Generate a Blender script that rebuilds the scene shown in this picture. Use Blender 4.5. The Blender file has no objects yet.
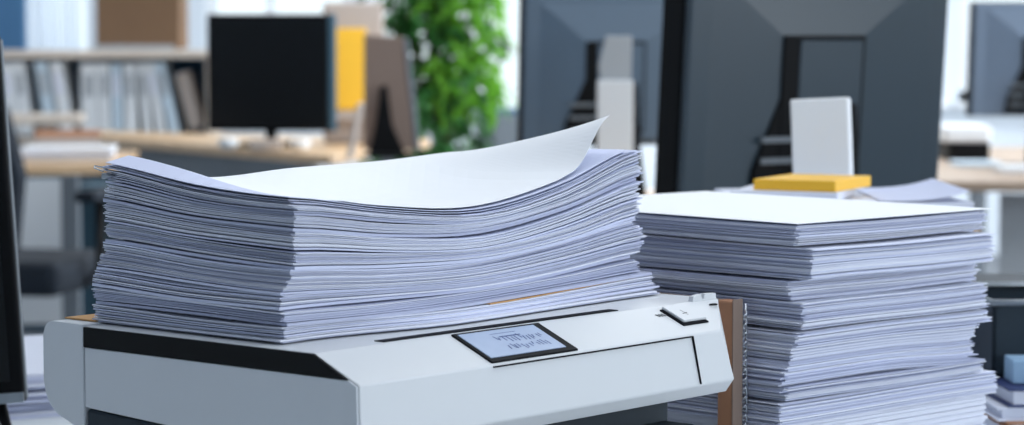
import bpy, bmesh, math, random
from mathutils import Vector, Matrix
random.seed(11)
scn = bpy.context.scene
COL = scn.collection

# ------------------------------------------------------------------ camera
F = 2450.0                      # focal length in pixels of a 1024 wide frame
HOR = 40.0                      # pixel row of the horizon
DESK = 0.74
CZ = 1.10
PITCH = math.atan((212.5 - HOR) / F)
cam_d = bpy.data.cameras.new('camera')
cam = bpy.data.objects.new('camera', cam_d); COL.objects.link(cam)
cam.location = (0, 0, CZ)
cam.rotation_euler = (math.pi / 2 - PITCH, 0, 0)
cam_d.sensor_width = 36.0
cam_d.lens = 36.0 * F / 1024.0
cam_d.clip_start = 0.05; cam_d.clip_end = 200
cam_d.dof.use_dof = True
cam_d.dof.focus_distance = 1.60
cam_d.dof.aperture_fstop = (cam_d.lens / 1000.0) / 0.0088
cam_d.dof.aperture_blades = 0
scn.camera = cam

# ------------------------------------------------------------------ world, lights, exposure
W = bpy.data.worlds.new('world'); scn.world = W; W.use_nodes = True
nt = W.node_tree; nt.nodes.clear()
wo = nt.nodes.new('ShaderNodeOutputWorld'); bg = nt.nodes.new('ShaderNodeBackground')
tc = nt.nodes.new('ShaderNodeTexCoord'); sx = nt.nodes.new('ShaderNodeSeparateXYZ')
cr = nt.nodes.new('ShaderNodeValToRGB')
cr.color_ramp.elements[0].position = 0.0; cr.color_ramp.elements[0].color = (0.50, 0.56, 0.60, 1)
cr.color_ramp.elements[1].position = 1.0; cr.color_ramp.elements[1].color = (0.80, 0.90, 1.0, 1)
e = cr.color_ramp.elements.new(0.48); e.color = (0.86, 0.94, 0.98, 1)
mr = nt.nodes.new('ShaderNodeMapRange'); mr.inputs[1].default_value = -1; mr.inputs[2].default_value = 1
nt.links.new(tc.outputs['Generated'], sx.inputs[0]); nt.links.new(sx.outputs[2], mr.inputs[0])
nt.links.new(mr.outputs[0], cr.inputs[0]); nt.links.new(cr.outputs[0], bg.inputs[0])
bg.inputs[1].default_value = 1.35
nt.links.new(bg.outputs[0], wo.inputs[0])

def area(name, loc, aim, sx_, sy_, power, col):
    l = bpy.data.lights.new(name, 'AREA'); l.shape = 'RECTANGLE'; l.size = sx_; l.size_y = sy_
    l.energy = power; l.color = col
    o = bpy.data.objects.new(name, l); COL.objects.link(o); o.location = loc
    o.rotation_euler = (Vector(aim) - Vector(loc)).to_track_quat('-Z', 'Y').to_euler()
    return o
area('window_daylight', (3.95, 0.6, 1.7), (0.2, 1.5, 1.0), 4.0, 1.5, 72, (0.90, 0.95, 1.0))
area('window_daylight', (3.95, 7.2, 1.7), (-1.5, 10.6, 0.9), 3.2, 1.5, 190, (0.92, 0.96, 1.0))  # added fill lamp, brightens the dim shelf end of the room
area('window_daylight', (-2.2, 12.40, 1.6), (-2.2, 0, 1.6), .62, 1.4, 9, (0.95, 0.98, 1.0))
for cy_, pw_ in ((1.7, 24), (4.6, 26), (7.6, 52), (10.4, 110)):
    area('ceiling_light', (0.5, cy_, 2.62), (0.5, cy_ + .001, 0), 2.4, 1.0, pw_, (0.95, 0.98, 1.0))

vs = scn.view_settings
scn.display_settings.display_device = 'sRGB'
vs.view_transform = 'Standard'; vs.look = 'None'; vs.gamma = 1.0; vs.exposure = 0.0
vs.use_curve_mapping = False

# ------------------------------------------------------------------ pixel helpers (used to measure the place)
def ray(px, py):
    c, s = math.cos(PITCH), math.sin(PITCH)
    a = (px - 512.0) / F; b = (212.5 - py) / F
    return Vector((a, c + b * s, -s + b * c))
def on_z(px, py, z):
    r = ray(px, py); t = (z - CZ) / r.z
    return Vector((r.x * t, r.y * t, z))
def at_y(px, py, Y):
    r = ray(px, py); t = Y / r.y
    return Vector((r.x * t, Y, CZ + r.z * t))

# ------------------------------------------------------------------ materials
def srgb(r, g, b):
    def f(v):
        v /= 255.0
        return v / 12.92 if v <= 0.04045 else ((v + 0.055) / 1.055) ** 2.4
    return (f(r), f(g), f(b), 1)
def mat(name, rgb, rough=0.5, metal=0.0, noise=0.04, scale=30.0, spec=0.5, bump=0.0, trans=0.0):
    m = bpy.data.materials.new(name); m.use_nodes = True
    t = m.node_tree; b = t.nodes['Principled BSDF']
    c = srgb(*rgb)
    co = t.nodes.new('ShaderNodeTexCoord'); n = t.nodes.new('ShaderNodeTexNoise')
    n.inputs['Scale'].default_value = scale; n.inputs['Detail'].default_value = 3
    t.links.new(co.outputs['Object'], n.inputs['Vector'])
    mx = t.nodes.new('ShaderNodeMix'); mx.data_type = 'RGBA'
    mx.inputs[6].default_value = tuple(v * (1 - noise) for v in c[:3]) + (1,)
    mx.inputs[7].default_value = tuple(min(1, v * (1 + noise)) for v in c[:3]) + (1,)
    t.links.new(n.outputs['Fac'], mx.inputs[0]); t.links.new(mx.outputs[2], b.inputs['Base Color'])
    b.inputs['Roughness'].default_value = rough; b.inputs['Metallic'].default_value = metal
    b.inputs['Specular IOR Level'].default_value = spec
    if trans: b.inputs['Transmission Weight'].default_value = trans
    if bump:
        bp = t.nodes.new('ShaderNodeBump'); bp.inputs['Strength'].default_value = bump
        bp.inputs['Distance'].default_value = 0.002
        t.links.new(n.outputs['Fac'], bp.inputs['Height']); t.links.new(bp.outputs[0], b.inputs['Normal'])
    return m
def wood(name, c1, c2, axis_scale=(1, 12, 12), rough=0.45):
    m = bpy.data.materials.new(name); m.use_nodes = True
    t = m.node_tree; b = t.nodes['Principled BSDF']
    co = t.nodes.new('ShaderNodeTexCoord'); mp = t.nodes.new('ShaderNodeMapping')
    mp.inputs['Scale'].default_value = axis_scale
    n = t.nodes.new('ShaderNodeTexNoise'); n.inputs['Scale'].default_value = 3; n.inputs['Detail'].default_value = 6
    r = t.nodes.new('ShaderNodeValToRGB')
    r.color_ramp.elements[0].position = .3; r.color_ramp.elements[0].color = srgb(*c1)
    r.color_ramp.elements[1].position = .7; r.color_ramp.elements[1].color = srgb(*c2)
    t.links.new(co.outputs['Object'], mp.inputs[0]); t.links.new(mp.outputs[0], n.inputs[0])
    t.links.new(n.outputs['Fac'], r.inputs[0]); t.links.new(r.outputs[0], b.inputs['Base Color'])
    b.inputs['Roughness'].default_value = rough
    return m
def glass(name):
    m = bpy.data.materials.new(name); m.use_nodes = True
    b = m.node_tree.nodes['Principled BSDF']
    b.inputs['Transmission Weight'].default_value = 1; b.inputs['Roughness'].default_value = 0.0
    b.inputs['IOR'].default_value = 1.02; b.inputs['Base Color'].default_value = (0.95, 0.99, 1, 1)
    return m
def cloth(name, rgb):
    m = mat(name, rgb, .9); t = m.node_tree; b = t.nodes['Principled BSDF']
    tr = t.nodes.new('ShaderNodeBsdfTranslucent'); tr.inputs[0].default_value = srgb(*rgb)
    mx = t.nodes.new('ShaderNodeMixShader'); mx.inputs[0].default_value = .55
    t.links.new(b.outputs[0], mx.inputs[1]); t.links.new(tr.outputs[0], mx.inputs[2])
    t.links.new(mx.outputs[0], t.nodes['Material Output'].inputs[0]); return m
M = dict(
    paper=mat('paper_white', (220, 224, 238), 0.85, noise=.02, spec=.2),
    paper_b=mat('paper_cool', (204, 210, 234), 0.85, noise=.02, spec=.2),
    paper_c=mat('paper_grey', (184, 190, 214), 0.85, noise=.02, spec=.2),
    paper_top=mat('paper_bright', (238, 241, 246), 0.8, noise=.01, spec=.2),
    kraft=mat('kraft_card', (196, 150, 98), 0.8, noise=.08),
    taupe=mat('taupe_card', (128, 110, 100), 0.7, noise=.05),
    tan=mat('tan_card', (178, 128, 96), 0.7, noise=.05),
    navy=mat('navy_card', (36, 50, 96), 0.6, noise=.05),
    shell=mat('printer_shell_light', (204, 208, 213), 0.38, noise=.01),
    shell_g=mat('printer_shell_grey', (206, 211, 218), 0.42, noise=.01),
    dark=mat('printer_dark', (14, 17, 20), 0.6, noise=.05, spec=.15),
    dark2=mat('printer_charcoal', (34, 46, 56), 0.55, noise=.05, spec=.25),
    seam=mat('seam_black', (10, 13, 20), 0.7, noise=.02, spec=.1),
    lcd=mat('lcd_glass', (150, 168, 198), 0.25, noise=.05, scale=60),
    ink=mat('lcd_ink', (34, 62, 116), 0.5, noise=.05),
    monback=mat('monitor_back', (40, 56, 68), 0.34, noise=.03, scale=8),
    monblack=mat('monitor_black', (6, 8, 12), 0.6, noise=.05, spec=.15),
    monback_b=mat('monitor_back_slate', (78, 98, 118), 0.36, noise=.03, scale=8), monback_c=mat('monitor_back_pale', (96, 112, 132), 0.36, noise=.03, scale=8),  # paler monitor backs: light falling on the far two put into the colour
    blueb=mat('note_blue', (140, 172, 202), 0.7),
    screen=mat('screen_off', (6, 9, 13), 0.25, noise=.05, spec=.3),
    silver=mat('brushed_silver', (150, 158, 166), 0.3, metal=.8, noise=.05),
    steel=mat('steel_wire', (190, 196, 204), 0.25, metal=1, noise=.03),
    white=mat('white_plastic', (226, 230, 234), 0.45, noise=.01),
    yellow=mat('yellow_card', (246, 190, 52), 0.6, noise=.05),
    chair=mat('chair_fabric', (24, 34, 46), 0.9, noise=.2, scale=90),
    floor=mat('floor_carpet', (128, 132, 138), 0.9, noise=.15, scale=20),
    wall=mat('wall_paint', (214, 222, 230), 0.8, noise=.02),
    blue=mat('blue_wall_paint', (74, 118, 158), 0.8, noise=.04),
    greypanel=mat('grey_laminate', (104, 112, 120), 0.6, noise=.04),
    palegrey=mat('pale_grey_laminate', (170, 176, 182), 0.6, noise=.03),
    desk=mat('white_desk_laminate', (222, 228, 232), 0.4, noise=.01),
    oak=wood('oak_top', (196, 160, 122), (222, 190, 152)),
    dullwood=wood('dull_oak', (150, 130, 112), (174, 152, 132)),
    palewood=wood('pale_oak', (206, 192, 178), (226, 214, 202)),
    brown=mat('brown_box', (122, 94, 70), 0.8, noise=.12, scale=6),
    beige=mat('beige_fabric', (178, 166, 158), 0.85, noise=.06),
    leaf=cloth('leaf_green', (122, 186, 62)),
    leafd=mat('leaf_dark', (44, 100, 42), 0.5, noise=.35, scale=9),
    stem=mat('plant_stem', (82, 70, 44), 0.8, noise=.2),
    pot=mat('pot_glaze', (170, 172, 168), 0.5, noise=.05),
    teal=mat('teal_panel', (46, 80, 98), 0.7, noise=.06),
    lightblue=mat('light_blue_binder', (196, 214, 228), 0.6, noise=.03),
    glass=glass('window_glass'), curtain=cloth('curtain_cloth', (236, 240, 244)),
)

# ------------------------------------------------------------------ mesh helpers
def link(name, me, m=None, parent=None, smooth=False):
    o = bpy.data.objects.new(name, me); COL.objects.link(o)
    if m: me.materials.append(m)
    if parent: o.parent = parent
    if smooth:
        for p in me.polygons: p.use_smooth = True
    return o
def from_bm(name, bm, m, parent=None, smooth=False):
    bmesh.ops.recalc_face_normals(bm, faces=bm.faces)
    me = bpy.data.meshes.new(name); bm.to_mesh(me); bm.free()
    return link(name, me, m, parent, smooth)
def tag(o, label=None, cat=None, group=None, kind=None):
    if label: o['label'] = label
    if cat: o['category'] = cat
    if group: o['group'] = group
    if kind: o['kind'] = kind
    return o
def empty(name, loc, rz=0, label=None, cat=None, group=None):
    o = bpy.data.objects.new(name, None); COL.objects.link(o); o.empty_display_size = .05
    o.location = loc; o.rotation_euler = (0, 0, rz)
    return tag(o, label, cat, group)
def box(bm, x0, x1, y0, y1, z0, z1, bev=0.0, seg=2, mtx=None):
    r = bmesh.ops.create_cube(bm, size=1.0)
    vs_ = r['verts']
    for v in vs_:
        v.co = Vector(((x0 + x1) / 2 + v.co.x * (x1 - x0), (y0 + y1) / 2 + v.co.y * (y1 - y0), (z0 + z1) / 2 + v.co.z * (z1 - z0)))
    if bev:
        es = list({e for v in vs_ for e in v.link_edges})
        r2 = bmesh.ops.bevel(bm, geom=es, offset=bev, segments=seg, affect='EDGES', profile=0.5)
        vs_ = list({v for f in r2['faces'] for v in f.verts} | {v for v in vs_ if v.is_valid})
    if mtx:
        bmesh.ops.transform(bm, matrix=mtx, verts=vs_)
def bobj(name, x0, x1, y0, y1, z0, z1, m, parent=None, bev=0.0, mtx=None):
    bm = bmesh.new(); box(bm, x0, x1, y0, y1, z0, z1, bev, mtx=mtx)
    return from_bm(name, bm, m, parent)
def prism(bm, pts, lo, hi, axis='x', bev=0.0):
    """extrude closed 2-D outline along an axis; pts are the other two coordinates in order"""
    def P(a, t):
        return {'x': (t, a[0], a[1]), 'y': (a[0], t, a[1]), 'z': (a[0], a[1], t)}[axis]
    A = [bm.verts.new(P(p, lo)) for p in pts]; B = [bm.verts.new(P(p, hi)) for p in pts]
    n = len(pts); fs = [bm.faces.new(A), bm.faces.new(B[::-1])]
    for i in range(n):
        fs.append(bm.faces.new((A[i], B[i], B[(i + 1) % n], A[(i + 1) % n])))
    if bev:
        es = list({e for f in fs for e in f.edges})
        bmesh.ops.bevel(bm, geom=es, offset=bev, segments=2, affect='EDGES', profile=0.5)
def hexa(bm, base, top):
    """closed box from 4 base points and 4 top points"""
    A = [bm.verts.new(p) for p in base]; B = [bm.verts.new(p) for p in top]
    bm.faces.new(A[::-1]); bm.faces.new(B)
    for i in range(4):
        bm.faces.new((A[i], A[(i + 1) % 4], B[(i + 1) % 4], B[i]))
def tube(bm, pts, r, n=8, closed=False):
    pts = [Vector(p) for p in pts]; rings = []
    N = len(pts)
    for i, p in enumerate(pts):
        a = pts[(i - 1) % N] if (closed or i > 0) else p
        b = pts[(i + 1) % N] if (closed or i < N - 1) else p
        d = (b - a).normalized()
        up = Vector((0, 0, 1)) if abs(d.z) < .9 else Vector((1, 0, 0))
        s = d.cross(up).normalized(); t = s.cross(d)
        rr = r[i] if isinstance(r, (list, tuple)) else r
        rings.append([bm.verts.new(p + (s * math.cos(k * 2 * math.pi / n) + t * math.sin(k * 2 * math.pi / n)) * rr) for k in range(n)])
    for i in range(N if closed else N - 1):
        A = rings[i]; B = rings[(i + 1) % N]
        for k in range(n): bm.faces.new((A[k], A[(k + 1) % n], B[(k + 1) % n], B[k]))
    if not closed:
        bm.faces.new(rings[0][::-1]); bm.faces.new(rings[-1])
def lathe(bm, prof, n=20, c=(0, 0)):
    rings = [[bm.verts.new((c[0] + r * math.cos(k * 2 * math.pi / n), c[1] + r * math.sin(k * 2 * math.pi / n), z)) for k in range(n)] for r, z in prof]
    for i in range(len(rings) - 1):
        for k in range(n): bm.faces.new((rings[i][k], rings[i][(k + 1) % n], rings[i + 1][(k + 1) % n], rings[i + 1][k]))
    bm.faces.new(rings[0][::-1]); bm.faces.new(rings[-1])
def smoothstep(a, b, x):
    t = max(0.0, min(1.0, (x - a) / (b - a))); return t * t * (3 - 2 * t)

# ------------------------------------------------------------------ the room
bobj('floor', -3.75, 4.3, -2, 12.7, -0.05, 0, M['floor'])
tag(bpy.data.objects['floor'], kind='structure')
WALLY = 12.5
def wall_piece(name, x0, x1, z0, z1, m, y0=WALLY, y1=WALLY + .15):
    o = bobj(name, x0, x1, y0, y1, z0, z1, m); tag(o, kind='structure'); return o
def X(px, Y): return (px - 512) / F * Y
# back wall: low wall with windows above, solid parts between
bm = bmesh.new()
box(bm, -3.6, 4.15, WALLY, WALLY + .15, 0, 0.78)
box(bm, -3.6, X(28, WALLY), WALLY, WALLY + .15, 0.78, 2.7)
box(bm, X(182, WALLY), X(206, WALLY), WALLY, WALLY + .15, 0.78, 2.7)
box(bm, X(96, WALLY), X(108, WALLY), WALLY, WALLY + .15, 0.78, 2.7)
box(bm, X(352, WALLY), X(372, WALLY), WALLY, WALLY + .15, 0.78, 2.7)
box(bm, X(940, WALLY), X(958, WALLY), WALLY, WALLY + .15, 0.78, 2.7)
box(bm, X(1060, WALLY), 4.15, WALLY, WALLY + .15, 0.78, 2.7)
box(bm, -3.6, 4.15, WALLY, WALLY + .15, 2.4, 2.7)
tag(from_bm('wall_back', bm, M['wall']), kind='structure')
bobj('wall_left', -3.75, -3.6, -2, 12.7, 0, 2.7, M['wall']); tag(bpy.data.objects['wall_left'], kind='structure')
bobj('wall_front', -3.75, 4.3, -2.15, -2, 0, 2.7, M['wall']); tag(bpy.data.objects['wall_front'], kind='structure')
bobj('ceiling', -3.75, 4.3, -2.15, 12.7, 2.7, 2.8, M['wall']); tag(bpy.data.objects['ceiling'], kind='structure')
bm = bmesh.new()
box(bm, 4.15, 4.3, -2.15, 12.7, 0, .9); box(bm, 4.15, 4.3, -2.15, 12.7, 2.45, 2.7)
for y_ in (-2.15, 2.7, 6.2, 9.4, 12.3): box(bm, 4.15, 4.3, y_, y_ + .4, .9, 2.45)
tag(from_bm('wall_right', bm, M['wall']), kind='structure')
def window(n, px0, px1, mull):
    x0, x1 = X(px0, WALLY), X(px1, WALLY)
    root = empty('window_%d' % n, (0, 0, 0)); tag(root, kind='structure')
    bm = bmesh.new(); w = .05
    for a, b in ((x0, x0 + w), (x1 - w, x1)): box(bm, a, b, WALLY + .03, WALLY + .1, .78, 2.4)
    box(bm, x0, x1, WALLY + .03, WALLY + .1, .78, .84); box(bm, x0, x1, WALLY + .03, WALLY + .1, 2.34, 2.4)
    for q in mull: box(bm, X(q, WALLY) - .02, X(q, WALLY) + .02, WALLY + .03, WALLY + .1, .84, 2.34)
    from_bm('window_frame', bm, M['white'], root)
    bobj('window_pane', x0 + w, x1 - w, WALLY + .06, WALLY + .066, .84, 2.34, M['glass'], root)
    bobj('window_sill', x0 - .03, x1 + .03, WALLY - .12, WALLY - .001, .755, .785, M['white'], root)
window(1, 28, 96, [62]); window(2, 206, 352, [270]); window(3, 372, 940, [480, 560, 640]); window(4, 958, 1060, [])

# ------------------------------------------------------------------ desks
def desk(name, pts, ztop, thick, mtop, mside, label, legs, panel=None, mpan=None):
    """pts: plan outline; legs: plan points; panel: list of (p, q, z0, z1) modesty panels"""
    c = sum((Vector((p[0], p[1], 0)) for p in pts), Vector()) / len(pts)
    root = empty(name, (c.x, c.y, 0), 0, label, 'desk')
    bm = bmesh.new(); prism(bm, [(p[0] - c.x, p[1] - c.y) for p in pts], ztop - thick, ztop, 'z', .002)
    from_bm('desktop', bm, mtop, root)
    for p in legs:
        bobj('leg', p[0] - c.x - .025, p[0] - c.x + .025, p[1] - c.y - .025, p[1] - c.y + .025, 0, ztop - thick, mside, root, .004)
    for (p, q, z0, z1) in (panel or []):
        a = Vector((p[0] - c.x, p[1] - c.y, 0)); b = Vector((q[0] - c.x, q[1] - c.y, 0))
        d = (b - a).normalized(); nn = Vector((-d.y, d.x, 0)) * .01
        bm = bmesh.new()
        hexa(bm, [v + Vector((0, 0, z0)) for v in (a - nn, b - nn, b + nn, a + nn)], [v + Vector((0, 0, z1)) for v in (a - nn, b - nn, b + nn, a + nn)])
        from_bm('modesty_panel', bm, mpan or M['greypanel'], root)
    return root
desk('office_desk', [(-1.1, .95), (1.15, .95), (1.15, 2.86), (-1.1, 2.98)], DESK, .03, M['desk'], M['palegrey'],
     'white laminate desk in the foreground carrying the printer and the paper stacks',
     [(-1.0, 1.05), (1.05, 1.05), (1.05, 2.75), (-1.0, 2.85)])
desk('office_desk', [(.0, 3.02), (.56, 3.02), (.66, 4.3), (.0, 4.3)], DESK, .03, M['oak'], M['palegrey'],
     'oak topped desk behind the right paper stack carrying the large monitor',
     [(.06, 3.1), (.5, 3.1), (.58, 4.2), (.06, 4.2)])
desk('office_desk', [(-.12, 4.7), (.9, 4.7), (.9, 5.9), (-.12, 5.9)], DESK, .03, M['oak'], M['palegrey'],
     'oak topped desk under the second monitor in the middle of the room',
     [(-.05, 4.8), (.8, 4.8), (.8, 5.8), (-.05, 5.8)])
# left rear desk with oak edge seen across
a = on_z(70, 134, DESK); b = on_z(330, 156, DESK); c2 = Vector((X(430, 8.9), 8.9, 0)); d2 = Vector((X(95, 9.75), 9.75, 0))
desk('office_desk', [(a.x, a.y), (b.x, b.y), (c2.x, c2.y), (d2.x, d2.y)], DESK, .03, M['oak'], M['greypanel'],
     'long oak topped desk at rear left with the black screened monitor', [(d2.x + .15, d2.y - .1), (c2.x - .15, c2.y - .1)],
     [((a.x + .1, a.y + .05), (b.x - .05, b.y + .05), .18, .71)])
# right rear desk
a = on_z(925, 181, DESK); b = on_z(1130, 184, DESK)
desk('office_desk', [(a.x, a.y), (b.x, b.y), (b.x + .2, 8.3), (a.x - .2, 8.3)], DESK, .025, M['dullwood'], M['greypanel'],
     'oak topped desk with grey front panel at the right edge of the room', [(a.x, a.y + 2), (b.x, b.y + 2)], [((X(1003, a.y + .1), a.y + .12), (b.x, b.y + .12), .05, .70)], M['palegrey'])

# ------------------------------------------------------------------ paper sheets
def lerp(a, b, t): return a + (b - a) * t
def ctrl(tab, u, v):
    """smooth interpolation in a table of rows (v) by columns (u)"""
    def row(r, x):
        n = len(r) - 1; t = min(max(x, 0), .9999) * n; i = int(t); f = t - i
        p0 = r[max(i - 1, 0)]; p1 = r[i]; p2 = r[i + 1]; p3 = r[min(i + 2, n)]
        return .5 * (2 * p1 + (p2 - p0) * f + (2 * p0 - 5 * p1 + 4 * p2 - p3) * f * f + (3 * p1 - p0 - 3 * p2 + p3) * f ** 3)
    return row([row(r, u) for r in tab], v)
def sheet(name, P, zf, th, m, nu=16, nv=8, label=None, group=None, cat='paper', parent=None, us=None):
    """P(u,v) -> plan vector, zf(u,v) -> height of the underside; closed thin solid"""
    us = us or [i / nu for i in range(nu + 1)]; vs_ = [j / nv for j in range(nv + 1)]
    nu = len(us) - 1
    o0 = P(0, 0); o = Vector((o0.x, o0.y, zf(0, 0)))
    verts = []; faces = []
    for lay in (0, 1):
        for v in vs_:
            for u in us:
                p = P(u, v); verts.append((p.x - o.x, p.y - o.y, zf(u, v) + lay * th - o.z))
    n1 = nu + 1; L = n1 * (nv + 1)
    for j in range(nv):
        for i in range(nu):
            q = (j * n1 + i, j * n1 + i + 1, (j + 1) * n1 + i + 1, (j + 1) * n1 + i)
            faces.append(q[::-1]); faces.append(tuple(k + L for k in q))
    for i in range(nu):
        faces.append((i, i + 1, i + 1 + L, i + L)); k = nv * n1
        faces.append((k + i + 1, k + i, k + i + L, k + i + 1 + L))
    for j in range(nv):
        faces.append(((j + 1) * n1, j * n1, j * n1 + L, (j + 1) * n1 + L))
        k = nu
        faces.append((j * n1 + k, (j + 1) * n1 + k, (j + 1) * n1 + k + L, j * n1 + k + L))
    me = bpy.data.meshes.new(name); me.from_pydata(verts, [], faces)
    ob = link(name, me, m, parent); ob.location = o
    return tag(ob, label, cat, group)
G = random.gauss

# ---- stack on the printer
TOP = DESK + .18                              # top of the printer
A0 = on_z(95, 323, TOP); B0 = on_z(285, 345, TOP); C0 = on_z(633, 293, TOP)
eu = (C0 - B0); eu.z = 0; Lu = eu.length; eu.normalize()
ev = (A0 - B0); ev.z = 0; Lv = ev.length; ev.normalize()
print('stack1 sides', Lu, Lv, 'angle', math.degrees(eu.angle(ev)))
HT = [[.083, .0715, .066, .078, .100],
      [.087, .070, .066, .076, .098],
      [.097, .083, .086, .087, .090]]
N1 = 104
wts = [random.choice((.5, .6, .8, .9, 1.1, 1.3, 1.9)) * random.uniform(.9, 1.1) for _ in range(N1)]
gaps = {11: 2.4, 22: 2.6, 33: 2.2, 52: 3.2, 66: 1.5, 80: 2.4, 92: 2.0}
for k, g in gaps.items(): wts[k] += g
tot = sum(wts); acc = 0
def profile(keys, s):
    for (a_, x), (b_, y) in zip(keys, keys[1:]):
        if s <= b_: return lerp(x, y, smoothstep(a_, b_, s))
    return keys[-1][1]
# offsets (metres) of near corner along eu, right end, left end as one climbs the stack
offB = [(0, 0), (.3, -.002), (.5, .006), (.55, .009), (.9, .009), (1, .003)]
offC = [(0, .0), (.12, .010), (.25, .004), (.35, .012), (.5, .004), (.55, .010), (.78, .006), (.85, .010), (1, .004)]
offA = [(0, .001), (.3, -.002), (.5, -.004), (.8, .0), (1, -.006)]
ju = jv = 0; ph = 1.0; ph2 = 3.0
for k in range(N1):
    s0 = acc / tot; acc += wts[k]
    pitch = wts[k] / tot
    ju = ju * .6 + G(0, .0006); jv = jv * .6 + G(0, .0006)
    ob_, oc_, oa_ = profile(offB, s0) + ju, profile(offC, s0) + G(0, .0013) + ju, profile(offA, s0) + G(0, .0009) + jv
    sb = G(0, .0005) + jv; ph += G(.02, .13); ph2 += G(0, .13)
    if k in gaps: ph += random.uniform(1, 3); ph2 += random.uniform(1, 3)
    ck = [G(0, .0012) for _ in range(4)]
    tipC = G(0, .0022) if random.random() < .4 else 0
    fan = .021 - .0013 * k + G(0, .0010) if k < 12 else 0
    def P(u, v, ob_=ob_, oc_=oc_, oa_=oa_, sb=sb, ck=ck, tipC=tipC, ph=ph, fan=fan):
        x = lerp(ob_ + ck[0] * (1 - v), Lu + oc_ + ck[1] * v + tipC * (1 - v) ** 4, u)
        y = lerp(sb + ck[2] * u, Lv + oa_ + ck[3] * u, v)
        y += .0009 * math.sin(u * 9 + ph) * (1 - v) - fan * smoothstep(.04, .4, u) * (1 - v)
        return B0 + eu * x + ev * y
    lift = max(0, (s0 - .93) / .07)
    def Z(u, v, s0=s0, ph=ph, ph2=ph2, pitch=pitch, lift=lift, k=k):
        h = ctrl(HT, u, v)
        z = TOP + .0012 + s0 * h
        z += .00045 * (math.sin(u * 7 + ph) + math.sin(v * 5 + ph2)) * min(1, k / 6)
        z += .003 * lift * smoothstep(.1, .7, v) * (1 - u) ** 3
        return z
    r = random.random()
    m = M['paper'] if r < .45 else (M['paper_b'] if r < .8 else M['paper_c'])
    kr = None
    if k == 10: m = M['kraft']; kr = [.50 + .05 * q for q in range(10)]
    if k == 10: lab, grp = 'brown kraft sheet near the bottom of the pile on the printer', None
    elif k < 36: lab, grp = 'white sheet in the bottom third of the pile on the printer', 'sheets in the bottom third of the pile on the printer'
    elif k < 70: lab, grp = 'white sheet in the middle third of the tall pile on the printer', 'sheets in the middle third of the pile on the printer'
    else: lab, grp = 'white sheet in the upper third of the pile on the printer', 'sheets in the upper third of the pile on the printer'
    sheet('paper_sheet', P, Z, pitch * .066 * .88, m, label=lab, group=grp, us=kr)

# loose sheets slid out under the pile towards the control panel, one of kraft
for k, (du, dv, m, lab) in enumerate([
        (.012, -.020, 'paper_b', 'lowest white sheet slid out from under the printer pile towards the display'),
        ]):
    pass

# top sheets with curled corners
def top_sheet(dz, uL, off, m, lift, lab, v0=0.0, v1=1.0, u0=0.0, corner=0.0, aside=0.0):
    us = [i / 14 * .8 for i in range(14)] + [.8 + .2 * i / 14 for i in range(15)]
    def P(u, v):
        q = u
        if corner:                                  # the right corner rolls upward: plan progress slows
            w = smoothstep(.80, 1.0, u) * (1 - v) ** 1.2
            q = u - .05 * w
        return B0 + eu * (lerp(u0, uL, q) * Lu + off) + ev * (lerp(v0, v1, v) * Lv)
    def Z(u, v):
        uu = lerp(u0, uL, u); vv = lerp(v0, v1, v)
        h = ctrl(HT, uu, vv)
        z = TOP + .0012 + h + dz
        z += corner * smoothstep(.74, 1.02, u) ** 1.5 * (1 - v) ** 2.0
        z += aside * smoothstep(.1, .75, vv) * smoothstep(-.01, .06, uu) * (1 - smoothstep(.06, .32, uu))
        z += lift * .001 * math.sin(uu * 5 + lift)
        return z
    return sheet('paper_sheet', P, Z, .0004, M[m], nv=12, label=lab, us=us)
top_sheet(.0012, .985, .004, 'paper_b', .4, 'second highest sheet of the printer pile, its left end curled up in a ridge', aside=.005, v1=.975)  # shade on the curled ridge put into the cool sheet colour
top_sheet(.0028, .975, .001, 'paper_b', .6, 'sheet just under the topmost sheet of the printer pile, lifted at the left corner', aside=.008, v1=.96, u0=.01)  # cool colour also stands for shade at the lifted corner
top_sheet(.0046, .972, .0, 'paper_top', .3, 'topmost white sheet of the printer pile with its right corner curling high up', v0=.02, v1=.97, u0=.16, corner=.0235)

# ---- right stack
B1 = Vector((on_z(797, 224, .969).x, on_z(797, 224, .969).y, 0))
R1 = on_z(988, 209, .969); L1 = on_z(639, 213, .969)
fu = Vector((R1.x - B1.x, R1.y - B1.y, 0)); Ru = fu.length; fu.normalize()
fv = Vector((-fu.y, fu.x, 0)); Rv = .30
print('stack2', B1, Ru, math.degrees(math.atan2(fu.x, fu.y)))
pxm = B1.y / F
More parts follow.
